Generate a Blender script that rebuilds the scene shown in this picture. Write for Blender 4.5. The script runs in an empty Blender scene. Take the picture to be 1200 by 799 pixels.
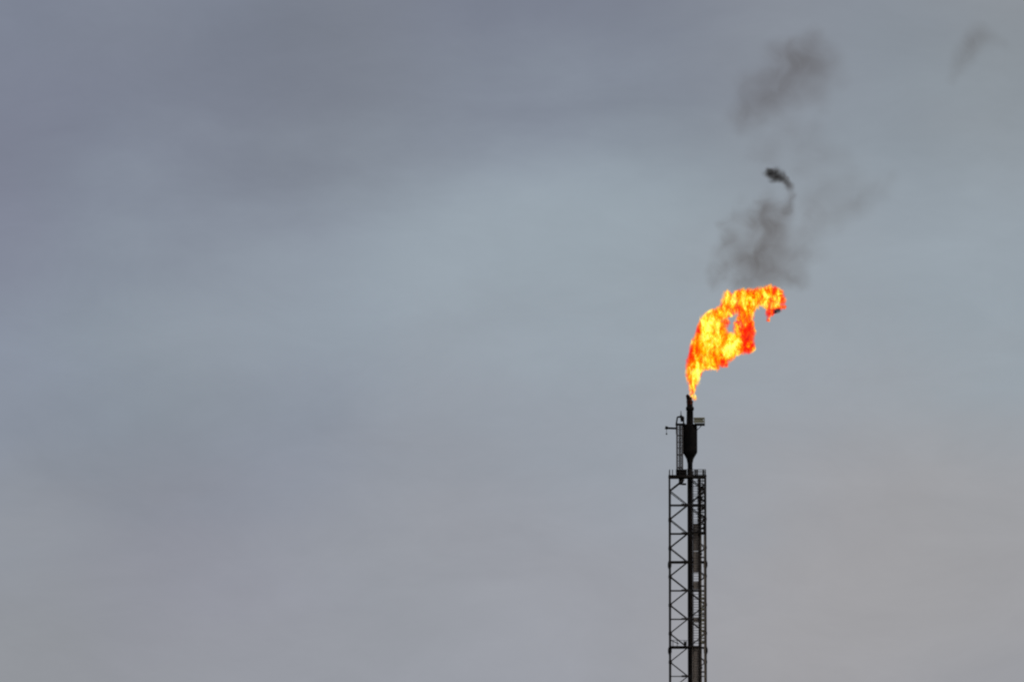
import bpy, bmesh, math, random
import numpy as np
from mathutils import Vector, Matrix, noise

random.seed(11)
scene = bpy.context.scene
C = scene.collection
R = math.radians

# ------------------------------------------------------------------ camera
DIST, EYE, PITCH, FPX = 600.0, 1.7, R(4.2), 6000.0
cam_d = bpy.data.cameras.new('camera')
cam = bpy.data.objects.new('camera', cam_d)
C.objects.link(cam)
cam.location = (0, -DIST, EYE)
cam.rotation_euler = (math.pi / 2 + PITCH, 0, 0)
cam_d.sensor_width = 36.0
cam_d.lens = 36.0 * FPX / 1200.0
cam_d.clip_start, cam_d.clip_end = 1.0, 40000.0
scene.camera = cam


def P(px, py, y=0.0):
    """real-world point, at depth y from the tower's plane, of a spot measured on the photograph"""
    a, b = (px - 600.0) / FPX, (399.5 - py) / FPX
    d = Vector((a, math.cos(PITCH) - b * math.sin(PITCH), math.sin(PITCH) + b * math.cos(PITCH)))
    return Vector((0, -DIST, EYE)) + d * ((DIST + y) / d.y)


def H(py):
    return P(808, py).z


# ------------------------------------------------------------------ materials
def new_mat(name):
    m = bpy.data.materials.new(name)
    m.use_nodes = True
    m.node_tree.nodes.clear()
    return m, m.node_tree.nodes, m.node_tree.links


def ramp(N, stops, interp='LINEAR'):
    r = N.new('ShaderNodeValToRGB')
    r.color_ramp.interpolation = interp
    e = r.color_ramp.elements
    while len(e) < len(stops):
        e.new(0.5)
    for k, (p, c) in enumerate(stops):
        e[k].position = p
        e[k].color = (*c, 1) if len(c) == 3 else c
    return r


def steel(name, dark, rust_or_glow, scale=1.2, rough=0.75, metal=0.0):
    m, N, L = new_mat(name)
    out = N.new('ShaderNodeOutputMaterial')
    b = N.new('ShaderNodeBsdfPrincipled')
    tc = N.new('ShaderNodeTexCoord')
    n1 = N.new('ShaderNodeTexNoise')
    n1.inputs['Scale'].default_value = scale
    n1.inputs['Detail'].default_value = 8
    n1.inputs['Roughness'].default_value = 0.65
    L.new(tc.outputs['Object'], n1.inputs['Vector'])
    r = ramp(N, [(0.35, dark), (0.62, rust_or_glow)])
    L.new(n1.outputs['Fac'], r.inputs[0])
    L.new(r.outputs[0], b.inputs['Base Color'])
    b.inputs['Roughness'].default_value = rough
    b.inputs['Metallic'].default_value = metal
    b.inputs['Specular IOR Level'].default_value = 0.06
    bp = N.new('ShaderNodeBump')
    bp.inputs['Strength'].default_value = 0.25
    bp.inputs['Distance'].default_value = 0.02
    L.new(n1.outputs['Fac'], bp.inputs['Height'])
    L.new(bp.outputs[0], b.inputs['Normal'])
    L.new(b.outputs[0], out.inputs['Surface'])
    return m


M_LEG = steel('weathered_dark_steel', (0.010, 0.0095, 0.010), (0.024, 0.019, 0.017))
M_BRACE = steel('brace_steel', (0.018, 0.018, 0.02), (0.038, 0.033, 0.031))
M_RISER = steel('sooty_pipe_steel', (0.006, 0.005, 0.005), (0.014, 0.010, 0.009), 0.8)
M_TIP = steel('charred_tip_steel', (0.004, 0.004, 0.0045), (0.010, 0.008, 0.0075), 1.5)
M_PLATE = steel('weathered_brown_plate', (0.33, 0.285, 0.25), (0.50, 0.44, 0.39), 0.7)
M_RAIL = steel('galvanised_rail', (0.06, 0.057, 0.058), (0.11, 0.10, 0.10), 2.0)
M_OLIVE = steel('olive_painted_steel', (0.15, 0.15, 0.11), (0.24, 0.235, 0.17), 2.0)
M_BARREL = steel('flame_glow_steel', (0.008, 0.006, 0.006), (0.11, 0.028, 0.014), 2.2)  # warm flame light on the barrel, put into its reddish base colour
M_CONDUIT = steel('brown_conduit_steel', (0.08, 0.068, 0.056), (0.19, 0.16, 0.13), 1.5)

m, N, L = new_mat('dry_ground')
out = N.new('ShaderNodeOutputMaterial')
b = N.new('ShaderNodeBsdfPrincipled')
tc = N.new('ShaderNodeTexCoord')
n1 = N.new('ShaderNodeTexNoise')
n1.inputs['Scale'].default_value = 0.03
n1.inputs['Detail'].default_value = 12
L.new(tc.outputs['Object'], n1.inputs['Vector'])
r = ramp(N, [(0.35, (0.10, 0.085, 0.06)), (0.65, (0.20, 0.17, 0.125))])
L.new(n1.outputs['Fac'], r.inputs[0])
L.new(r.outputs[0], b.inputs['Base Color'])
b.inputs['Roughness'].default_value = 0.95
L.new(b.outputs[0], out.inputs['Surface'])
M_GROUND = m


# ------------------------------------------------------------------ mesh helpers
def bar(bm, a, b, r=0.06, sides=8, r2=None):
    a, b = Vector(a), Vector(b)
    d = b - a
    q = d.to_track_quat('Z', 'Y').to_matrix().to_4x4()
    mt = Matrix.Translation((a + b) / 2) @ q
    bmesh.ops.create_cone(bm, cap_ends=True, segments=sides, radius1=r, radius2=r if r2 is None else r2, depth=d.length, matrix=mt)


def box(bm, c, s, rot=None):
    mt = Matrix.Translation(Vector(c))
    if rot is not None:
        mt = mt @ rot
    mt = mt @ Matrix.Diagonal((*s, 1))
    bmesh.ops.create_cube(bm, size=1.0, matrix=mt)


def angle_iron(bm, a, b, w=0.12, t=0.02, up=(0, 0, 1)):
    """an L-shaped steel section from a to b"""
    a, b = Vector(a), Vector(b)
    d = (b - a).normalized()
    u = Vector(up).cross(d)
    if u.length < 1e-4:
        u = Vector((1, 0, 0)).cross(d)
    u.normalize()
    v = d.cross(u)
    prof = [(0, 0), (w, 0), (w, t), (t, t), (t, w), (0, w)]
    prof = [(x - w / 2, y - w / 2) for x, y in prof]
    A = [bm.verts.new(a + u * x + v * y) for x, y in prof]
    B = [bm.verts.new(b + u * x + v * y) for x, y in prof]
    n = len(prof)
    for i in range(n):
        bm.faces.new((A[i], A[(i + 1) % n], B[(i + 1) % n], B[i]))
    bm.faces.new(A[::-1])
    bm.faces.new(B)


def lathe(bm, prof, cx, cy, seg=32):
    rings = []
    for r_, z in prof:
        rings.append([bm.verts.new((cx + r_ * math.cos(2 * math.pi * k / seg), cy + r_ * math.sin(2 * math.pi * k / seg), z)) for k in range(seg)])
    for i in range(len(rings) - 1):
        for k in range(seg):
            bm.faces.new((rings[i][k], rings[i][(k + 1) % seg], rings[i + 1][(k + 1) % seg], rings[i + 1][k]))
    bm.faces.new(rings[0][::-1])
    bm.faces.new(rings[-1])


def torus(bm, c, R_, r_, seg=20, sec=6, arc=2 * math.pi, start=0.0):
    full = abs(arc - 2 * math.pi) < 1e-4
    rings = []
    cnt = seg if full else seg + 1
    for i in range(cnt):
        a = start + arc * i / seg
        ca, sa = math.cos(a), math.sin(a)
        rings.append([bm.verts.new((c[0] + (R_ + r_ * math.cos(2 * math.pi * k / sec)) * ca, c[1] + (R_ + r_ * math.cos(2 * math.pi * k / sec)) * sa, c[2] + r_ * math.sin(2 * math.pi * k / sec))) for k in range(sec)])
    for i in range(seg):
        A, B = rings[i], rings[(i + 1) % cnt]
        for k in range(sec):
            bm.faces.new((A[k], B[k], B[(k + 1) % sec], A[(k + 1) % sec]))
    if not full:
        bm.faces.new(rings[0])
        bm.faces.new(rings[-1][::-1])


def obj(name, bm, mat, parent=None, smooth=False):
    bmesh.ops.recalc_face_normals(bm, faces=bm.faces[:])
    me = bpy.data.meshes.new(name)
    bm.to_mesh(me)
    bm.free()
    me.materials.append(mat)
    if smooth:
        for p in me.polygons:
            p.use_smooth = True
    o = bpy.data.objects.new(name, me)
    C.objects.link(o)
    if parent is not None:
        o.parent = parent
    return o


BM = bmesh.new

# ------------------------------------------------------------------ ground
bm = BM()
n = 24
S = 12000.0
grid = [[bm.verts.new((-S + 2 * S * i / n, -S + 2 * S * j / n, 0)) for i in range(n + 1)] for j in range(n + 1)]
for j in range(n):
    for i in range(n):
        bm.faces.new((grid[j][i], grid[j][i + 1], grid[j + 1][i + 1], grid[j + 1][i]))
g = obj('ground', bm, M_GROUND)
g['kind'] = 'structure'

# ------------------------------------------------------------------ flare tower
CX = P(805.5, 560).x
tower = bpy.data.objects.new('flare_tower', None)
C.objects.link(tower)
tower.location = (CX, 0, 0)
tower.rotation_euler = (0, 0, -math.atan2(CX, DIST) * 0.75)
tower['label'] = 'tall black steel lattice flare tower with a central riser pipe and a burning tip'
tower['category'] = 'flare tower'


def lx(px):
    return (px - 805.5) / 10.0


HW = 2.1                                    # half the width of the square lattice
TOP = H(559)                                # under the crown deck
PANEL = (H(592) - H(792)) / 6.0
LEVELS = [H(592) + PANEL - 0.0]
z = H(592)
levels = []
while z > 0.3:
    levels.append(z)
    z -= PANEL
corners = [(-HW, -HW), (HW, -HW), (HW, HW), (-HW, HW)]
FLANGES = [H(661.5), H(762)]
while FLANGES[-1] > 4:
    FLANGES.append(FLANGES[-1] - 3 * PANEL)

for (x, y) in corners:
    bm = BM()
    bar(bm, (x, y, 0.0), (x, y, TOP + 0.05), 0.10, 12)
    leg = obj('leg', bm, M_LEG, tower)
    for fz in FLANGES:
        bm = BM()
        bar(bm, (x, y, fz - 0.20), (x, y, fz - 0.02), 0.22, 14)
        bar(bm, (x, y, fz + 0.02), (x, y, fz + 0.20), 0.22, 14)
        bar(bm, (x, y, fz - 0.42), (x, y, fz + 0.42), 0.155, 12)
        for k in range(8):
            a = k * math.pi / 4
            bar(bm, (x + .18 * math.cos(a), y + .18 * math.sin(a), fz - .26), (x + .18 * math.cos(a), y + .18 * math.sin(a), fz + .26), 0.025, 6)
        obj('flange', bm, M_LEG, leg)
    # gusset plates where the diagonals land on the leg
    for lz in levels:
        nz = lz - PANEL / 2
        if nz < 1:
            continue
        sx, sy = (1 if x < 0 else -1), (1 if y < 0 else -1)
        bm = BM()
        box(bm, (x + sx * 0.14, y, nz), (0.22, 0.025, 0.34))
        box(bm, (x, y + sy * 0.14, nz), (0.025, 0.22, 0.34))
        bar(bm, (x, y, nz - .17), (x, y, nz + .17), 0.14, 12)
        obj('gusset', bm, M_LEG, leg)
    bm = BM()
    box(bm, (x, y, 0.25), (0.9, 0.9, 0.5))
    obj('footing', bm, M_PLATE, leg)

for f in range(4):
    a, b_ = Vector((*corners[f], 0)), Vector((*corners[(f + 1) % 4], 0))
    mid = (a + b_) / 2
    inward = -mid.normalized()
    for i, lz in enumerate(levels):
        heavy = any(abs(lz - (fz + 0.3)) < 0.45 for fz in FLANGES)
        bm = BM()
        angle_iron(bm, a + Vector((0, 0, lz)), b_ + Vector((0, 0, lz)), 0.20 if heavy else 0.085, 0.025)
        if f == 0:      # node plate at the middle of the near face
            box(bm, mid + Vector((-0.1, 0, lz)) - inward * 0.09, (1.3, 0.03, 0.24))
        obj('horizontal_strut', bm, M_LEG if heavy else M_BRACE, tower)
    # the diagonals cross at the middle of each strut
    nodes = [levels[0] + PANEL / 2] + [lz - PANEL / 2 for lz in levels if lz - PANEL / 2 > 0.4]
    for i in range(len(nodes) - 1):
        for s in (0, 1):
            p, q = (a, b_) if s == 0 else (b_, a)
            off = inward * (0.02 + 0.10 * s)
            bm = BM()
            angle_iron(bm, p + Vector((0, 0, nodes[i])) + off, q + Vector((0, 0, nodes[i + 1])) + off, 0.115 if f == 0 else 0.09, 0.022)
            obj('diagonal_brace', bm, M_BRACE, tower)

# half panel under the crown deck
for f in (0, 2):
    y = -HW + 0.05 if f == 0 else HW - 0.05
    for s in (-1, 1):
        bm = BM()
        angle_iron(bm, (s * HW, y, levels[0] + PANEL / 2), (s * 0.35, y, TOP - 0.25), 0.12, 0.025)
        obj('diagonal_brace', bm, M_BRACE, tower)

# ---- riser pipe and its clamps
RX = lx(808.6)
bm = BM()
bar(bm, (RX, 0, 0.1), (RX, 0, H(549)), 0.31, 24)
riser = obj('riser_pipe', bm, M_RISER, tower)
for lz in levels:
    bm = BM()
    bar(bm, (RX, 0, lz - 0.12), (RX, 0, lz + 0.12), 0.35, 24)
    for s in (-1, 1):
        bar(bm, (RX + s * 0.3, 0, lz), (s * HW, 0, lz + .01), 0.045, 8)
    obj('guide_clamp', bm, M_LEG, riser)

# ---- access ladder with backing plates, on the near face right of the riser
LA, LB, LY = lx(812.0), lx(818.6), -2.42
bm = BM()
box(bm, (LA, LY, H(560) / 2 + .1), (0.07, 0.10, H(560)))
box(bm, (lx(819.1), LY, H(560) / 2 + .1), (0.27, 0.12, H(560)))
ladder = obj('ladder', bm, M_LEG, tower)
bm = BM()
z = 0.4
while z < H(561):
    bar(bm, (LA, LY, z), (LB, LY, z), 0.03, 6)
    z += 0.30
obj('rungs', bm, M_RAIL, ladder)


def corrugated(name, px0, px1, py0, py1, y, mat, parent):
    bm = BM()
    z0, z1 = H(py1), H(py0)
    xa, xb = lx(px0), lx(px1)
    k = 24
    ring = [(xa + (xb - xa) * i / k, y + 0.045 * math.cos(i * math.pi / 2)) for i in range(k + 1)]
    lo = [bm.verts.new((x, yy, z0)) for x, yy in ring]
    hi = [bm.verts.new((x, yy, z1)) for x, yy in ring]
    lo2 = [bm.verts.new((x, yy + .03, z0)) for x, yy in ring]
    hi2 = [bm.verts.new((x, yy + .03, z1)) for x, yy in ring]
    for i in range(k):
        bm.faces.new((lo[i], lo[i + 1], hi[i + 1], hi[i]))
        bm.faces.new((lo2[i + 1], lo2[i], hi2[i], hi2[i + 1]))
        bm.faces.new((hi[i], hi[i + 1], hi2[i + 1], hi2[i]))
        bm.faces.new((lo[i + 1], lo[i], lo2[i], lo2[i + 1]))
    bm.faces.new((lo[0], hi[0], hi2[0], lo2[0]))
    bm.faces.new((lo[-1], lo2[-1], hi2[-1], hi[-1]))
    return obj(name, bm, mat, parent)


for (y0, y1, w0, w1) in ((614, 646, 811.6, 817.8), (646.5, 671, 811.6, 817.8), (682, 691, 811.6, 817.8), (757, 799, 810.6, 817.8), (799.5, 840, 810.6, 817.8), (724, 729, 811.6, 817.8)):
    corrugated('backing_plate', w0, w1, y0, y1, LY + .13, M_PLATE, ladder)
z = 0.5
while z < H(566):
    bm = BM()
    torus(bm, ((LA + LB) / 2, LY - .32, z), .36, 0.022, 14, 5, math.pi * 1.3, math.pi * .85)
    obj('cage_hoop', bm, M_RAIL, ladder)
    z += 1.0

# ---- cable tray beside the right legs
bm = BM()
bar(bm, (lx(825.0), LY + .1, 0.3), (lx(825.0), LY + .1, H(628)), 0.085, 10)
conduit = obj('conduit', bm, M_CONDUIT, tower)
for i, lz in enumerate(levels):
    if lz > H(618):
        continue
    bm = BM()
    box(bm, (lx(823.0), LY + .22, lz + 0.5), (0.75, 0.12, 0.16))
    obj('conduit_bracket', bm, M_LEG, conduit)
bm = BM()
for px in (821.6, 824.6):
    box(bm, (lx(px), LY + .15, (H(691) + H(752)) / 2), (0.05, 0.08, H(691) - H(752)))
z = H(752)
k = 0
while z < H(691):
    box(bm, (lx(823.1), LY + .15, z), (0.3, 0.04, 0.16 if k % 3 else 0.3))
    z += 0.42
    k += 1
obj('cable_tray', bm, M_OLIVE, tower)

bm = BM()
bar(bm, (lx(820.9), 0.6, 0.2), (lx(820.9), 0.6, H(570)), 0.12, 14)
purge = obj('purge_pipe', bm, M_CONDUIT, tower)
for i, lz in enumerate(levels[::2]):
    bm = BM()
    bar(bm, (lx(820.9), 0.6, lz + .9), (lx(820.9), 0.6, lz + 1.1), 0.19, 14)
    obj('pipe_flange', bm, M_LEG, purge)

# ---- dense safety cage on the upper right
bm = BM()
cxg, cyg, rg = lx(821.4), -2.6, 0.43
z = H(615)
while z < H(561):
    torus(bm, (cxg, cyg, z), rg, 0.05, 18, 6)
    z += 0.46
for k in range(11):
    a = 2 * math.pi * k / 11
    box(bm, (cxg + rg * math.cos(a), cyg + rg * math.sin(a), (H(615) + H(560)) / 2), (0.055, 0.055, H(560) - H(615)))
cage = obj('safety_cage', bm, M_LEG, tower)
bm = BM()
z0 = H(615)
for k in range(11):
    s = 1 if k % 2 else -1
    bar(bm, (cxg - s * .4, cyg + .1, z0 + k * .46), (cxg + s * .4, cyg + .1, z0 + (k + 1) * .46), 0.055, 6)
for (dx, dz, sx, sz) in ((-.15, .7, .3, .5), (.2, 1.9, .3, .35), (-.1, 3.0, .45, .4), (.15, 4.2, .35, .5)):
    box(bm, (cxg + dx, cyg + .2, z0 + dz), (sx, .1, sz))
obj('cage_bracing', bm, M_LEG, cage)

# ---- small rest landings at two levels
for py, xa, xb in ((624.5, 811.5, 826), (757.5, 783.5, 819)):
    bm = BM()
    zc = H(py)
    yl = -2.75
    box(bm, (lx((xa + xb) / 2), yl + .3, zc), ((xb - xa) / 10, 1.0, 0.15))
    landing = obj('rest_landing', bm, M_LEG, tower)
    bm = BM()
    if py < 700:
        bar(bm, (lx(812), yl, zc + 0.9), (lx(826), yl, zc + 0.9), 0.035, 6)
        for px in (812, 821, 824, 826):
            bar(bm, (lx(px), yl, zc), (lx(px), yl, zc + 0.9), 0.05, 6)
        bar(bm, (lx(817), yl, zc + .1), (lx(826), yl, zc + .75), 0.08, 6)
    else:
        bar(bm, (lx(785.4), yl, zc + .75), (lx(806), yl, zc + .7), 0.025, 6)
        for px in (785.4, 788, 793, 801, 803.5, 806):
            bar(bm, (lx(px), yl, zc), (lx(px), yl, zc + 0.75), 0.04, 6)
        bar(bm, (lx(785.4), yl, zc + .75), (lx(795), yl, zc + .3), 0.05, 6)
    obj('handrail', bm, M_LEG, landing)
    if py > 700:
        bm = BM()
        box(bm, (lx(802.6), yl + .4, zc + .38), (.3, .3, .4))
        obj('junction_box', bm, M_LEG, landing)

# ---- crown deck with railing
DZ = H(558)
bm = BM()
box(bm, (0, 0, DZ), (4.45, 4.45, 0.14))
for s in (-1, 1):
    box(bm, (0, s * 2.15, DZ - .12), (4.3, 0.12, 0.16))
    box(bm, (s * 2.15, 0, DZ - .12), (0.12, 4.1, 0.16))
deck = obj('deck', bm, M_LEG, tower)
bm = BM()
rz = H(551) - DZ
for (x, y) in [(-2.08, -2.1), (-1.75, -2.1), (-.9, -2.1), (0.3, -2.1), (1.1, -2.1), (1.85, -2.1), (2.1, -2.1), (-2.1, 2.1), (-.7, 2.1), (.7, 2.1), (2.1, 2.1), (-2.1, 0), (2.1, 0)]:
    bar(bm, (x, y, DZ + .05), (x, y, DZ + rz), 0.05, 8)
for s in (-1, 1):
    bar(bm, (-1.35, s * 2.1, DZ + rz), (2.1, s * 2.1, DZ + rz), 0.035, 8)
    bar(bm, (-1.35, s * 2.1, DZ + rz / 2), (2.1, s * 2.1, DZ + rz / 2), 0.03, 8)
    bar(bm, (s * 2.1, -2.1, DZ + rz), (s * 2.1, 2.1, DZ + rz), 0.035, 8)
obj('railing', bm, M_LEG, deck)
bm = BM()
box(bm, (lx(798.5), -1.6, DZ + 0.37), (1.25, 0.7, 0.62))
box(bm, (lx(794.5), -1.5, DZ + 0.45), (0.5, 0.5, 0.45))
obj('control_box', bm, M_TIP, deck)
bm = BM()
box(bm, (lx(798), -1.4, DZ - 0.45), (0.55, 0.5, 0.75))
box(bm, (lx(801.5), -1.4, DZ - 0.98), (0.5, 0.35, 0.22))
bar(bm, (lx(797.5), -1.4, DZ - 0.75), (lx(797.5), -1.4, DZ - 1.05), 0.20, 12)
bar(bm, (lx(796.0), -1.4, DZ - 0.95), (lx(787.5), -1.9, DZ - 1.5), 0.05, 8)
obj('pulley_block', bm, M_TIP, deck)
for px in (814.5, 816.8, 824):
    bm = BM()
    box(bm, (lx(px), -1.9, DZ + 0.36), (0.2, 0.2, 0.6))
    bar(bm, (lx(px), -1.9, DZ + 0.66), (lx(px), -1.9, DZ + 0.74), 0.05, 8)
    obj('junction_box', bm, M_RAIL, deck)

# ---- flare tip
bm = BM()
prof = [(0.29, H(550)), (0.30, H(543)), (0.36, H(540.5)), (0.40, H(538)), (0.62, H(534)), (0.84, H(530.5)), (0.86, H(528)),
        (0.86, H(502)), (0.82, H(499)), (0.80, H(497.2)), (0.40, H(496.8)), (0.38, H(481)), (0.47, H(480.6)), (0.47, H(477)), (0.36, H(476.6)),
        (0.34, H(474))]
TX = lx(808.7)
lathe(bm, prof, TX, 0, 40)
tip = obj('flare_tip', bm, M_TIP, tower, True)
tip.data.shade_smooth()
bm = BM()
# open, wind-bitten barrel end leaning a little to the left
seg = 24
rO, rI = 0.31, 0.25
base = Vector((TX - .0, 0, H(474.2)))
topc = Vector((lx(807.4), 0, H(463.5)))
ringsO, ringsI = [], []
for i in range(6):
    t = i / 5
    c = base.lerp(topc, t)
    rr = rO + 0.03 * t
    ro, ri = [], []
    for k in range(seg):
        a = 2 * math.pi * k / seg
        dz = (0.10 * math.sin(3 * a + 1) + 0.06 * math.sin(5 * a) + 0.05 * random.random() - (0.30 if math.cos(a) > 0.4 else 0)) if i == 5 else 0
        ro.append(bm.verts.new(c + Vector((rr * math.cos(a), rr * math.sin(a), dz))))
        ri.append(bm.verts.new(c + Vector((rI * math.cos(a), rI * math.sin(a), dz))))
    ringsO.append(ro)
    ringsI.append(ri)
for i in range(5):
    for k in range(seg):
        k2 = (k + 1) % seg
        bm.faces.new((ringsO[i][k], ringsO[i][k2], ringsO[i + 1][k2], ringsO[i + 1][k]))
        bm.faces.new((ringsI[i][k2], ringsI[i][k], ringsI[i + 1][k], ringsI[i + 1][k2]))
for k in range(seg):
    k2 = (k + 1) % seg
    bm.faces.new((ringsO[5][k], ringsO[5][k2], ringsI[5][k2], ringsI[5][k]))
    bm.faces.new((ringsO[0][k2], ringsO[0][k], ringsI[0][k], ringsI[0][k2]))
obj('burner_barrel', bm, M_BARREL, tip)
for k in range(3):
    a = 0.6 + k * 2.1
    bm = BM()
    bar(bm, (TX + .42 * math.cos(a), .42 * math.sin(a), H(497)), (TX + .36 * math.cos(a), .36 * math.sin(a), H(472)), 0.045, 8)
    bar(bm, (TX + .36 * math.cos(a), .36 * math.sin(a), H(472)), (TX + .36 * math.cos(a), .36 * math.sin(a), H(469.5)), 0.075, 8)
    obj('pilot_burner', bm, M_TIP, tip)

# side platform on the right of the tip
bm = BM()
box(bm, (lx(820.3), -0.3, H(497.6)), (1.15, 1.2, 0.24))
bar(bm, (lx(817), -.3, H(504)), (lx(823), -.3, H(498)), 0.04, 6)
sp = obj('side_platform', bm, M_TIP, tip)
zr = H(490.3)
for y in (-.88, .28):
    bm = BM()
    bar(bm, (lx(813), y, zr), (lx(825.8), y, zr), 0.075, 8)
    bar(bm, (lx(813), y, (zr + H(497.6)) / 2), (lx(825.8), y, (zr + H(497.6)) / 2), 0.05, 8)
    for px in (814.5, 825.6):
        bar(bm, (lx(px), y, H(497)), (lx(px), y, zr), 0.045, 8)
    if y < 0:
        box(bm, (lx(818.8), y - .02, (H(497) + zr) / 2 - .02), (1.1, 0.03, 0.42))
    obj('guard_rail', bm, M_OLIVE, sp)

# left service platform, frame and mast
bm = BM()
box(bm, (lx(797.5), -0.2, H(497.4)), (1.15, 1.1, 0.22))
lp = obj('side_platform', bm, M_TIP, tip)
bm = BM()
for px in (792.7, 801.2):
    bar(bm, (lx(px), -.7, H(497)), (lx(px if px > 800 else 794), -.7, H(488.8)), 0.09, 8)
bar(bm, (lx(794), -.7, H(488.8)), (lx(801.2), -.7, H(488.8)), 0.10, 8)
box(bm, (lx(799.4), -.65, H(491.5)), (.34, .3, .55))
obj('guard_rail', bm, M_TIP, lp)
bm = BM()
bar(bm, (lx(798.3), -.7, H(492)), (lx(798.1), -.7, H(481.5)), 0.10, 8, 0.025)
bar(bm, (lx(798.2), -.7, H(490)), (lx(798.2), -.7, H(487)), 0.15, 8)
obj('mast', bm, M_TIP, lp)
bm = BM()
bar(bm, (lx(793.0), -.2, H(495)), (lx(793.2), -.2, H(509)), 0.10, 8)
bar(bm, (lx(793), -.2, H(502)), (lx(782), -.2, H(501.6)), 0.12, 8)
bar(bm, (lx(782.6), -.2, H(501.6)), (lx(779.6), -.2, H(500.8)), 0.19, 10)
bar(bm, (lx(781.2), -.2, H(502)), (lx(781.2), -.2, H(507.5)), 0.028, 6)
bar(bm, (lx(781.2), -.2, H(507.5)), (lx(781.2), -.2, H(509.3)), 0.085, 8)
obj('davit_arm', bm, M_TIP, lp)

# caged ladder between deck and left platform
bm = BM()
za, zb = H(551), H(497)
for px in (793.4, 799.8):
    bar(bm, (lx(px), -.5, za), (lx(px), -.5, zb), 0.09, 8)
tl = obj('tip_ladder', bm, M_RAIL, tip)
bm = BM()
z = za
i = 0
while z < zb:
    bar(bm, (lx(793.4), -.5, z), (lx(799.8), -.5, z), 0.045, 6)
    z += 0.21
bar(bm, (lx(796.4), -.1, za), (lx(796.6), -.1, zb), 0.07, 8)
bar(bm, (lx(797.9), -.3, za), (lx(797.9), -.3, zb), 0.05, 8)
obj('rungs', bm, M_RAIL, tl)
bm = BM()
z = za + .3
while z < zb:
    torus(bm, (lx(796.6), -.75, z), .34, 0.035, 14, 5)
    z += 0.75
obj('cage_hoops', bm, M_RAIL, tl)
bm = BM()
for py in (503, 511, 520):
    bar(bm, (lx(799.8), -.4, H(py)), (lx(802), -.2, H(py)), 0.05, 6)
obj('ladder_bracket', bm, M_TIP, tl)


# ------------------------------------------------------------------ flame and smoke
def blob_mesh(name, spheres, voxel, amp, freq, seed, smooth_it=4, flat=1.0):
    """union of lumps, remeshed into one closed skin and roughened"""
    bm = BM()
    for (x, y, z, r_) in spheres:
        bmesh.ops.create_icosphere(bm, subdivisions=3, radius=r_, matrix=Matrix.Translation((x, y, z)) @ Matrix.Diagonal((1, flat, 1, 1)))
    me = bpy.data.meshes.new(name + '_lumps')
    bm.to_mesh(me)
    bm.free()
    tmp = bpy.data.objects.new(name + '_lumps', me)
    C.objects.link(tmp)
    md = tmp.modifiers.new('remesh', 'REMESH')
    md.mode = 'VOXEL'
    md.voxel_size = voxel
    ms = tmp.modifiers.new('smooth', 'SMOOTH')
    ms.iterations = smooth_it
    ms.factor = 0.5
    dg = bpy.context.evaluated_depsgraph_get()
    dg.update()
    res = bpy.data.meshes.new_from_object(tmp.evaluated_get(dg))
    bpy.data.objects.remove(tmp)
    bpy.data.meshes.remove(me)
    res.name = name
    off = Vector((seed * 13.7, seed * 7.1, seed * 3.3))
    norms = [v.normal.copy() for v in res.vertices]
    for v, nn in zip(res.vertices, norms):
        d = 0.0
        a, f = amp, freq
        for _ in range(4):
            d += a * noise.noise(v.co * f + off)
            a *= 0.55
            f *= 2.0
        v.co += nn * d
    for p in res.polygons:
        p.use_smooth = True
    res.update()
    return res


def zp(X, Y, r_, y=0.0):
    """lump measured on the enlarged flame"""
    p = P(780 + X / 4.994, 320 + Y / 4.994)
    return (p.x, y, p.z, r_ / 49.94)


FL = [(150, 712, 17), (158, 680, 25), (160, 645, 32), (160, 605, 43), (170, 560, 54), (185, 510, 64), (215, 460, 84), (250, 410, 88),
      (255, 520, 50), (310, 500, 50), (370, 470, 50), (425, 440, 48), (470, 440, 34), (492, 440, 30), (300, 555, 22), (345, 530, 24),
      (232, 330, 60), (258, 275, 54), (300, 245, 46), (310, 335, 55), (300, 400, 70), (385, 395, 55), (430, 390, 40),
      (472, 310, 42), (482, 370, 42), (485, 415, 36), (470, 250, 48),
      (365, 128, 32), (356, 165, 34), (350, 205, 38), (430, 130, 40), (475, 138, 50), (450, 195, 46), (530, 130, 50), (505, 195, 45),
      (580, 110, 40), (620, 106, 38), (660, 118, 38), (680, 155, 26), (688, 195, 18), (570, 165, 34),
      (600, 205, 26), (606, 240, 24), (602, 272, 15), (640, 200, 28), (652, 218, 20), (668, 205, 22), (640, 165, 26), (625, 225, 20), (612, 165, 28), (400, 205, 28), (392, 178, 24), (345, 240, 26), (385, 232, 24), (352, 290, 26), (415, 300, 22), (420, 330, 26), (430, 270, 22), (168, 722, 15), (176, 738, 10), (500, 340, 30), (500, 300, 26), (455, 340, 28)]
rnd = random.Random(5)
lumps = [zp(X, Y, r_, rnd.uniform(-.55, .55) * r_ / 50) for X, Y, r_ in FL]
ORG = P(808, 464)
fm = blob_mesh('flame', [(x - ORG.x, y, z - ORG.z, r_ * 1.10 + .11) for x, y, z, r_ in lumps], 0.09, 0.20, 1.0, 3, 3, 0.85)
flame = bpy.data.objects.new('flame', fm)
C.objects.link(flame)
flame.location = ORG
flame['label'] = 'bright orange and yellow gas flame blowing sideways from the flare tip'
flame['category'] = 'flame'

m, N, L = new_mat('burning_gas')
out = N.new('ShaderNodeOutputMaterial')
tc = N.new('ShaderNodeTexCoord')


def math_node(N, L, op, a, b=None, c=None, clamp=False):
    nd = N.new('ShaderNodeMath')
    nd.operation = op
    nd.use_clamp = clamp
    for i, v in enumerate((a, b, c)):
        if v is None:
            continue
        if isinstance(v, (int, float)):
            nd.inputs[i].default_value = v
        else:
            L.new(v, nd.inputs[i])
    return nd.outputs[0]


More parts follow.
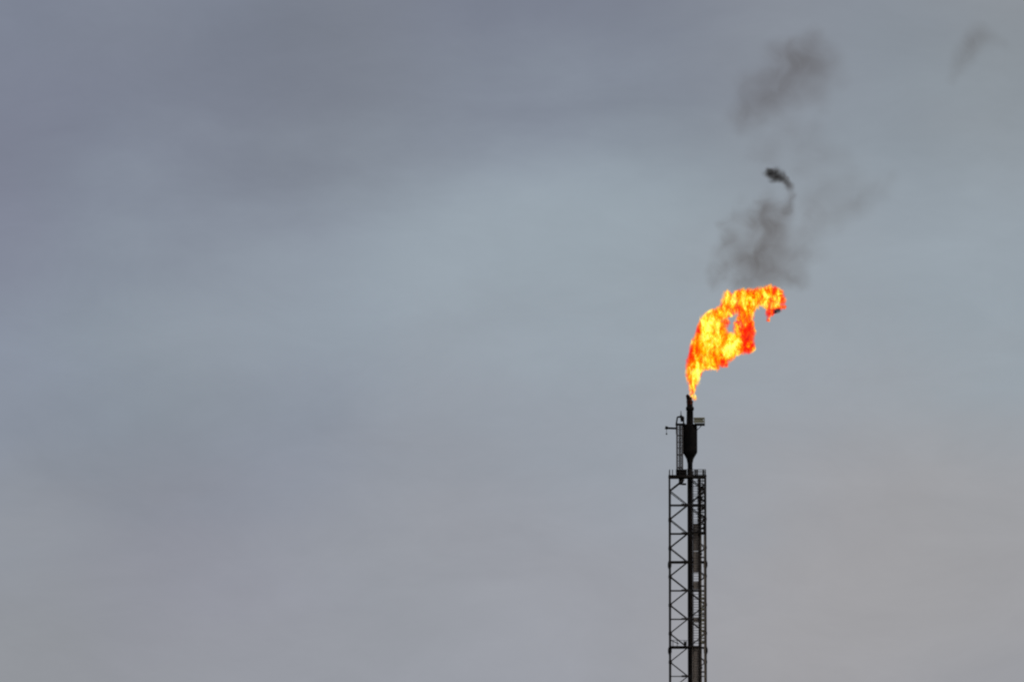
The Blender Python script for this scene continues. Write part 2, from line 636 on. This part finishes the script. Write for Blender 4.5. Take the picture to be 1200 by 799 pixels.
def noise_node(N, L, vec, scale, detail=4, rough=0.6, dist=0.0):
    nd = N.new('ShaderNodeTexNoise')
    nd.inputs['Scale'].default_value = scale
    nd.inputs['Detail'].default_value = detail
    nd.inputs['Roughness'].default_value = rough
    nd.inputs['Distortion'].default_value = dist
    if vec is not None:
        L.new(vec, nd.inputs['Vector'])
    return nd


def gauss(N, L, vec, centre, sx, sy, sz, weight):
    s = N.new('ShaderNodeVectorMath')
    s.operation = 'SUBTRACT'
    L.new(vec, s.inputs[0])
    s.inputs[1].default_value = centre
    k = N.new('ShaderNodeVectorMath')
    k.operation = 'MULTIPLY'
    L.new(s.outputs[0], k.inputs[0])
    k.inputs[1].default_value = (1 / sx, 1 / sy, 1 / sz)
    d = N.new('ShaderNodeVectorMath')
    d.operation = 'DOT_PRODUCT'
    L.new(k.outputs[0], d.inputs[0])
    L.new(k.outputs[0], d.inputs[1])
    e = math_node(N, L, 'MULTIPLY', d.outputs['Value'], -1.0)
    e = math_node(N, L, 'EXPONENT', e)
    return math_node(N, L, 'MULTIPLY', e, weight)


vec = tc.outputs['Object']
# the gas streams up and to the right: stretch the turbulence along that flow
mpf = N.new('ShaderNodeMapping')
mpf.vector_type = 'POINT'
mpf.inputs['Rotation'].default_value = (0, R(32), 0)
mpf.inputs['Scale'].default_value = (1.25, 1.0, 0.55)
L.new(vec, mpf.inputs['Vector'])
nb = noise_node(N, L, mpf.outputs[0], 0.85, 2, 0.55, 1.0)
nf = noise_node(N, L, mpf.outputs[0], 1.9, 3, 0.6, 1.6)
t = math_node(N, L, 'MULTIPLY_ADD', nb.outputs['Fac'], 2.0, -1.0)
t = math_node(N, L, 'MULTIPLY_ADD', nf.outputs['Fac'], 2.4, t)
t = math_node(N, L, 'ADD', t, -0.64)
nwf = noise_node(N, L, mpf.outputs[0], 1.3, 4, 0.65, 0.8)
wvf = N.new('ShaderNodeVectorMath')
wvf.operation = 'SUBTRACT'
L.new(nwf.outputs['Color'], wvf.inputs[0])
wvf.inputs[1].default_value = (.5, .5, .5)
wmf = N.new('ShaderNodeVectorMath')
wmf.operation = 'MULTIPLY_ADD'
L.new(wvf.outputs[0], wmf.inputs[0])
wmf.inputs[1].default_value = (1.5, 1.5, 1.5)
L.new(vec, wmf.inputs[2])
body = None
for (x, y, z, r_) in lumps:
    gz = gauss(N, L, wmf.outputs[0], (x - ORG.x, y, z - ORG.z), r_ * .78, r_ * .78, r_ * .78, 1.0)
    body = gz if body is None else math_node(N, L, 'ADD', body, gz)
body = math_node(N, L, 'MULTIPLY_ADD', body, 2.0, -0.44)
body = math_node(N, L, 'MAXIMUM', math_node(N, L, 'MINIMUM', body, 1.0), 0.0)


def fc(X, Y):
    p = P(780 + X / 4.994, 320 + Y / 4.994)
    return (p.x - ORG.x, 0, p.z - ORG.z)


# hotter and cooler regions of the burning gas
for (X, Y, sx, sz, w) in ((265, 340, 1.7, 2.4, 0.30), (170, 600, .7, 2.2, 0.30), (355, 160, .7, 1.0, 0.22), (530, 175, 1.0, .9, 0.12), (390, 430, 1.2, .8, 0.10), (420, 110, 1.2, .7, -0.12),
                          (145, 470, 1.0, 1.2, -0.46), (190, 330, .5, .8, -0.22), (478, 365, .95, 2.2, -0.46), (470, 450, .7, .7, -0.08), (270, 490, .8, .6, -0.2), (330, 530, .9, .6, -0.28), (600, 235, .6, .9, -0.5), (690, 150, .4, .9, -0.2), (590, 100, .8, .6, -0.1)):
    gz = gauss(N, L, vec, fc(X, Y), sx, 9.0, sz, w)
    t = math_node(N, L, 'ADD', t, gz)
t = math_node(N, L, 'MAXIMUM', t, math_node(N, L, 'MULTIPLY_ADD', nf.outputs['Fac'], 0.55, -0.12))
t = math_node(N, L, 'ADD', t, gauss(N, L, vec, fc(655, 226), .42, 9.0, .34, -1.2))   # unburnt soot in the curl
cr = ramp(N, [(0.0, (0.01, 0.004, 0.006)), (0.05, (0.40, 0.006, 0.010)), (0.12, (1.0, 0.012, 0.004)), (0.26, (1.2, 0.025, 0.0)), (0.42, (1.3, 0.10, 0.0)), (0.58, (1.35, 0.33, 0.002)), (0.74, (1.5, 0.72, 0.004)), (0.92, (1.6, 1.15, 0.02)), (1.0, (1.7, 1.4, 0.25))])
L.new(t, cr.inputs[0])
dens = 4.0
em = N.new('ShaderNodeEmission')
L.new(cr.outputs[0], em.inputs['Color'])
L.new(math_node(N, L, 'MULTIPLY', body, dens), em.inputs['Strength'])
ab = N.new('ShaderNodeVolumeAbsorption')
ab.inputs['Color'].default_value = (0, 0, 0, 1)
L.new(math_node(N, L, 'MULTIPLY', body, dens), ab.inputs['Density'])
ad = N.new('ShaderNodeAddShader')
L.new(em.outputs[0], ad.inputs[0])
L.new(ab.outputs[0], ad.inputs[1])
L.new(ad.outputs[0], out.inputs['Volume'])
# thin flame front: burning sheets with gaps
es = N.new('ShaderNodeEmission')
L.new(cr.outputs[0], es.inputs['Color'])
tr = N.new('ShaderNodeBsdfTransparent')
mx = N.new('ShaderNodeMixShader')
ng = noise_node(N, L, vec, 2.6, 3, 0.6, 0.5)
fr = ramp(N, [(0.42, (0, 0, 0)), (0.60, (0.85, 0.85, 0.85))])
L.new(ng.outputs['Fac'], fr.inputs[0])
L.new(math_node(N, L, 'MULTIPLY', fr.outputs[0], body), mx.inputs[0])
L.new(tr.outputs[0], mx.inputs[1])
L.new(es.outputs[0], mx.inputs[2])
L.new(mx.outputs[0], out.inputs['Surface'])
try:
    m.cycles.volume_step_rate = 0.25
except Exception:
    pass
fm.materials.clear()
fm.materials.append(m)


def smoke_mat(name, lumps, density, scale, lo, hi, tint=(0.26, 0.13, 0.05), skin=0.02, step=0.5, warp=0.9):
    """soot thickest round each lump and thinning to nothing, torn by noise; purely absorbing"""
    m, N, L = new_mat(name)
    out = N.new('ShaderNodeOutputMaterial')
    tc = N.new('ShaderNodeTexCoord')
    n1 = noise_node(N, L, tc.outputs['Object'], scale, 6, 0.62, 1.0)
    r1 = ramp(N, [(lo, (0.0, 0.0, 0.0)), (hi, (1, 1, 1))])
    L.new(n1.outputs['Fac'], r1.inputs[0])
    wv = N.new('ShaderNodeVectorMath')
    wv.operation = 'SUBTRACT'
    L.new(n1.outputs['Color'], wv.inputs[0])
    wv.inputs[1].default_value = (.5, .5, .5)
    wm = N.new('ShaderNodeVectorMath')
    wm.operation = 'MULTIPLY_ADD'
    L.new(wv.outputs[0], wm.inputs[0])
    wm.inputs[1].default_value = (warp * 3,) * 3
    L.new(tc.outputs['Object'], wm.inputs[2])
    acc = None
    for (x, y, z, r_, wgt) in lumps:
        gz = gauss(N, L, wm.outputs[0], (x, y, z), r_ * .8, r_ * .8, r_ * .8, wgt)
        acc = gz if acc is None else math_node(N, L, 'ADD', acc, gz)
    body = math_node(N, L, 'ADD', acc, -0.14)
    body = math_node(N, L, 'MAXIMUM', body, 0.0)
    body = math_node(N, L, 'MINIMUM', body, 1.8)
    body = math_node(N, L, 'MULTIPLY', body, r1.outputs[0])
    d = math_node(N, L, 'MULTIPLY', body, density)
    ab = N.new('ShaderNodeVolumeAbsorption')
    ab.inputs['Color'].default_value = (*tint, 1)
    L.new(d, ab.inputs['Density'])
    L.new(ab.outputs[0], out.inputs['Volume'])
    df = N.new('ShaderNodeBsdfDiffuse')
    df.inputs['Color'].default_value = (0.03, 0.028, 0.027, 1)
    tr = N.new('ShaderNodeBsdfTransparent')
    mx = N.new('ShaderNodeMixShader')
    f = math_node(N, L, 'MULTIPLY', body, skin)
    L.new(f, mx.inputs[0])
    L.new(tr.outputs[0], mx.inputs[1])
    L.new(df.outputs[0], mx.inputs[2])
    L.new(mx.outputs[0], out.inputs['Surface'])
    try:
        m.cycles.volume_step_rate = step
    except Exception:
        pass
    return m


def smoke(name, label, pts, voxel, amp, freq, seed, mat_name, density, scale, lo, hi, flat=0.9, **kw):
    sp = []
    rn = random.Random(seed)
    o0 = P(pts[0][0], pts[0][1])
    for q in pts:
        p = P(q[0], q[1])
        sp.append((p.x - o0.x, rn.uniform(-.5, .5) * q[2] / 10, p.z - o0.z, q[2] / 10, q[3] if len(q) > 3 else 1.0))
    me = blob_mesh(name, [(x, y, z, r_ * 1.25) for x, y, z, r_, _ in sp], voxel, amp, freq, seed, 4, flat)
    me.materials.clear()
    me.materials.append(smoke_mat(mat_name, sp, density, scale, lo, hi, **kw))
    o = bpy.data.objects.new(name, me)
    C.objects.link(o)
    o.location = o0
    o['label'] = label
    o['category'] = 'smoke'
    return o


smoke('smoke_plume', 'grey sooty smoke plume rising directly off the top of the flame',
      [(842, 324, 11, 1.0), (836, 333, 8, 1.0), (850, 312, 11, .8), (864, 326, 16, .7), (888, 322, 22, .7), (910, 322, 22, .8), (930, 328, 14, .7), (864, 300, 20, .7), (848, 285, 13, .6), (857, 277, 12, 1.2), (882, 296, 26, .7), (907, 290, 26, .9), (884, 262, 20, .8),
       (908, 262, 22, 1.1), (923, 246, 11, 1.3), (928, 231, 8, 1.7), (903, 238, 16, .7), (890, 238, 13, .5), (930, 300, 16, .5), (846, 262, 11, .6), (926, 219, 7, 1.9), (921, 211, 6, 1.4), (862, 254, 12, .7), (900, 220, 12, .35), (940, 318, 12, .4), (940, 270, 14, .35), (834, 314, 11, .7), (838, 296, 12, .6), (945, 300, 16, .4), (948, 250, 14, .4), (944, 330, 14, .4), (872, 336, 14, .5)],
      0.24, 0.35, 0.35, 2, 'thin_soot', 0.34, 0.36, 0.17, 0.68)
smoke('smoke_puff', 'small dense almost black puff of soot above the flame',
      [(908, 205, 6.6, 1.6), (901, 201.5, 5.4, 1.6), (915, 208.5, 6, 1.2), (921, 212, 5.5, .8), (911, 198.5, 7, .3), (925, 217, 6, .5), (895, 203, 6, .25), (918, 203, 7, .3), (925, 219, 8, .22), (929, 230, 11, .16), (927, 242, 13, .15), (921, 252, 14, .15), (904, 212, 7, .25)],
      0.11, 0.12, 0.9, 4, 'dense_soot', 2.9, 1.0, 0.16, 0.64, skin=0.05, warp=.5, tint=(0.14, 0.09, 0.05))
smoke('smoke_cloud', 'broad soft grey smoke cloud drifting highest over the flame',
      [(866, 137, 18, .9), (885, 131, 22, 1.0), (876, 112, 20, .8), (868, 95, 18, .5), (958, 108, 22, .6), (968, 70, 22, .55), (905, 60, 18, .5), (905, 182, 18, .30), (890, 166, 18, .35), (930, 150, 20, .3), (900, 110, 22, .9), (904, 92, 22, .8), (926, 92, 26, .9), (938, 76, 26, 1.1), (946, 58, 24, .9), (960, 84, 20, .7), (908, 128, 20, .7), (936, 114, 22, .6), (920, 64, 20, .6), (888, 92, 16, .5), (980, 66, 20, .35), (990, 95, 22, .35), (955, 40, 16, .5), (870, 152, 10, .4), (965, 125, 18, .3)],
      0.30, 0.4, 0.3, 6, 'drifting_soot', 0.16, 0.32, 0.14, 0.70)
smoke('smoke_wisp', 'very faint wide smoke wisp to the right of the dark puff',
      [(955, 264, 20), (980, 252, 22), (1005, 240, 22), (1030, 222, 18), (1000, 212, 20, .8), (970, 222, 24, .8), (950, 238, 20), (942, 284, 16), (965, 180, 22, .7), (938, 172, 18, .7), (1045, 208, 14, .6), (990, 185, 18, .5), (940, 200, 16, .7), (910, 165, 16, .5), (900, 186, 22, .6), (880, 178, 16, .4), (958, 300, 18, .7), (925, 150, 18, .5), (955, 150, 20, .5), (870, 235, 16, .5)],
      0.36, 0.4, 0.3, 8, "faint_soot", 0.105, 0.30, 0.18, 0.66, skin=0.006)
smoke('smoke_wisp', 'faint grey smoke wisp drifted far right near the upper corner of the sky',
      [(1130, 66, 16), (1138, 52, 18, 1.2), (1148, 40, 16, 1.2), (1165, 46, 14, .7), (1122, 80, 13, .7), (1118, 94, 12, .5), (1180, 52, 10, .5)],
      0.28, 0.4, 0.35, 9, 'stray_soot', 0.13, 0.30, 0.18, 0.64, skin=0.01)

# ------------------------------------------------------------------ sky: overcast world
SUN_EL, SUN_AZ = R(38), R(60)          # azimuth east of the view direction: from the right, a little behind the camera
w = bpy.data.worlds.new('World')
scene.world = w
w.use_nodes = True
N, L = w.node_tree.nodes, w.node_tree.links
N.clear()
wo = N.new('ShaderNodeOutputWorld')
bg = N.new('ShaderNodeBackground')
sky = N.new('ShaderNodeTexSky')
sky.sky_type = 'NISHITA'
sky.sun_disc = False
sky.sun_elevation = SUN_EL
sky.sun_rotation = R(125)
sky.dust_density = 4.0
tc = N.new('ShaderNodeTexCoord')
base_dir = tc.outputs['Generated']
# cloud deck: broad soft masses, their edges broken up by noise
mp = N.new('ShaderNodeMapping')
mp.inputs['Rotation'].default_value = (0, R(14), 0)
mp.inputs['Scale'].default_value = (0.55, 1.0, 1.25)
L.new(base_dir, mp.inputs['Vector'])
nw = noise_node(N, L, mp.outputs[0], 26, 5, 0.55)
wv = N.new('ShaderNodeVectorMath')
wv.operation = 'SUBTRACT'
L.new(nw.outputs['Color'], wv.inputs[0])
wv.inputs[1].default_value = (.5, .5, .5)
wm = N.new('ShaderNodeVectorMath')
wm.operation = 'SCALE'
L.new(wv.outputs[0], wm.inputs[0])
wm.inputs['Scale'].default_value = 0.040
wa = N.new('ShaderNodeVectorMath')
L.new(base_dir, wa.inputs[0])
L.new(wm.outputs[0], wa.inputs[1])
vec = wa.outputs[0]


def lin(c):
    return [((v / 255 + 0.055) / 1.055) ** 2.4 if v / 255 > 0.04045 else v / 255 / 12.92 for v in c]


SKY = [((60, 40), (124, 130, 145)), ((300, 30), (124, 130, 144)), ((250, 110), (120, 126, 140)), ((420, 90), (120, 126, 138)), ((330, 160), (119, 125, 137)), ((120, 180), (122, 128, 143)),
       ((50, 250), (127, 132, 148)), ((200, 235), (131, 138, 152)), ((330, 240), (138, 145, 159)), ((560, 50), (122, 128, 142)), ((560, 180), (141, 150, 162)), ((560, 290), (151, 162, 172)),
       ((400, 330), (146, 157, 167)), ((150, 340), (140, 150, 161)), ((60, 440), (136, 144, 158)), ((150, 520), (133, 140, 150)), ((350, 500), (139, 146, 159)),
       ((200, 660), (145, 147, 158)), ((80, 760), (144, 147, 153)), ((350, 740), (149, 152, 160)), ((600, 480), (147, 154, 164)), ((600, 640), (153, 156, 164)),
       ((600, 770), (153, 156, 164)), ((750, 60), (124, 130, 143)), ((750, 200), (142, 152, 162)), ((740, 340), (152, 163, 172)), ((1000, 60), (135, 142, 152)),
       ((1150, 80), (137, 144, 151)), ((1000, 180), (142, 151, 160)), ((1100, 250), (149, 159, 168)), ((1000, 360), (153, 161, 169)), ((1150, 400), (151, 160, 168)),
       ((950, 480), (153, 159, 167)), ((750, 500), (150, 157, 166)), ((1100, 540), (156, 158, 163)), ((950, 620), (158, 158, 162)), ((1120, 660), (158, 158, 161)),
       ((920, 760), (157, 157, 161)), ((1120, 780), (155, 156, 161)), ((740, 700), (155, 157, 164))]
for (p, c) in list(SKY):                    # carry the same masses on past the frame
    if p[0] < 130:
        SKY.append(((-p[0] - 60, p[1] + 30), c))
    if p[0] > 1090:
        SKY.append(((2460 - p[0], p[1] - 20), c))
    if p[1] < 70:
        SKY.append(((p[0], -p[1] - 70), c))
    if p[1] > 735:
        SKY.append(((p[0], 1660 - p[1]), c))
SIG = 150.0
BASE = np.array(lin((148, 152, 159)))
pts = np.array([p for p, _ in SKY], float)
tgt = np.array([lin(c) for _, c in SKY]) - BASE
K = np.exp(-((pts[:, None] - pts[None]) ** 2).sum(-1) / SIG ** 2)
coef = np.linalg.solve(K.T @ K + 0.15 * np.eye(len(pts)), K.T @ tgt)
acc = None
for (px, py), c in zip(pts, coef):
    d = (P(px, py) - Vector((0, -DIST, EYE))).normalized()
    s = SIG / FPX
    gz = gauss(N, L, vec, d, s, 10.0, s, 1.0)
    sc = N.new('ShaderNodeVectorMath')
    sc.operation = 'SCALE'
    sc.inputs[0].default_value = tuple(c)
    L.new(gz, sc.inputs['Scale'])
    ac = N.new('ShaderNodeVectorMath')
    ac.operation = 'ADD'
    if acc is None:
        ac.inputs[0].default_value = tuple(BASE)
    else:
        L.new(acc, ac.inputs[0])
    L.new(sc.outputs[0], ac.inputs[1])
    acc = ac.outputs[0]
# fine mottling of the cloud
nm = noise_node(N, L, mp.outputs[0], 45, 9, 0.66, 0.4)
mm = math_node(N, L, 'MULTIPLY_ADD', nm.outputs['Fac'], 0.24, 0.932)
sc = N.new('ShaderNodeVectorMath')
sc.operation = 'SCALE'
L.new(acc, sc.inputs[0])
L.new(mm, sc.inputs['Scale'])
# thin share of clear-sky light through the deck
sk = N.new('ShaderNodeVectorMath')
sk.operation = 'SCALE'
L.new(sky.outputs[0], sk.inputs[0])
sk.inputs['Scale'].default_value = 0.05
mixc = N.new('ShaderNodeMix')
mixc.data_type = 'RGBA'
mixc.inputs['Factor'].default_value = 0.975
L.new(sk.outputs[0], mixc.inputs['A'])
L.new(sc.outputs[0], mixc.inputs['B'])
L.new(mixc.outputs['Result'], bg.inputs['Color'])
bg.inputs['Strength'].default_value = 1.0
L.new(bg.outputs[0], wo.inputs['Surface'])

sun_d = bpy.data.lights.new('sun', 'SUN')
sun_d.energy = 1.2
sun_d.angle = R(15)
sun_d.color = (1.0, 0.93, 0.86)
sun = bpy.data.objects.new('sun', sun_d)
C.objects.link(sun)
az = R(125)                             # clockwise from the view direction
sdir = Vector((math.sin(az) * math.cos(SUN_EL), math.cos(az) * math.cos(SUN_EL), math.sin(SUN_EL)))
sun.rotation_euler = sdir.to_track_quat('Z', 'Y').to_euler()
sun.location = sdir * 200

# ------------------------------------------------------------------ render settings
vs = scene.view_settings
vs.view_transform = 'Standard'
vs.look = 'None'
vs.exposure = 0.0
vs.gamma = 1.0
vs.use_curve_mapping = False
cy = scene.cycles
cy.transparent_max_bounces = 48
cy.max_bounces = 6
cy.volume_bounces = 0
cy.volume_max_steps = 512
cy.filter_width = 2.2
cy.use_denoising = True
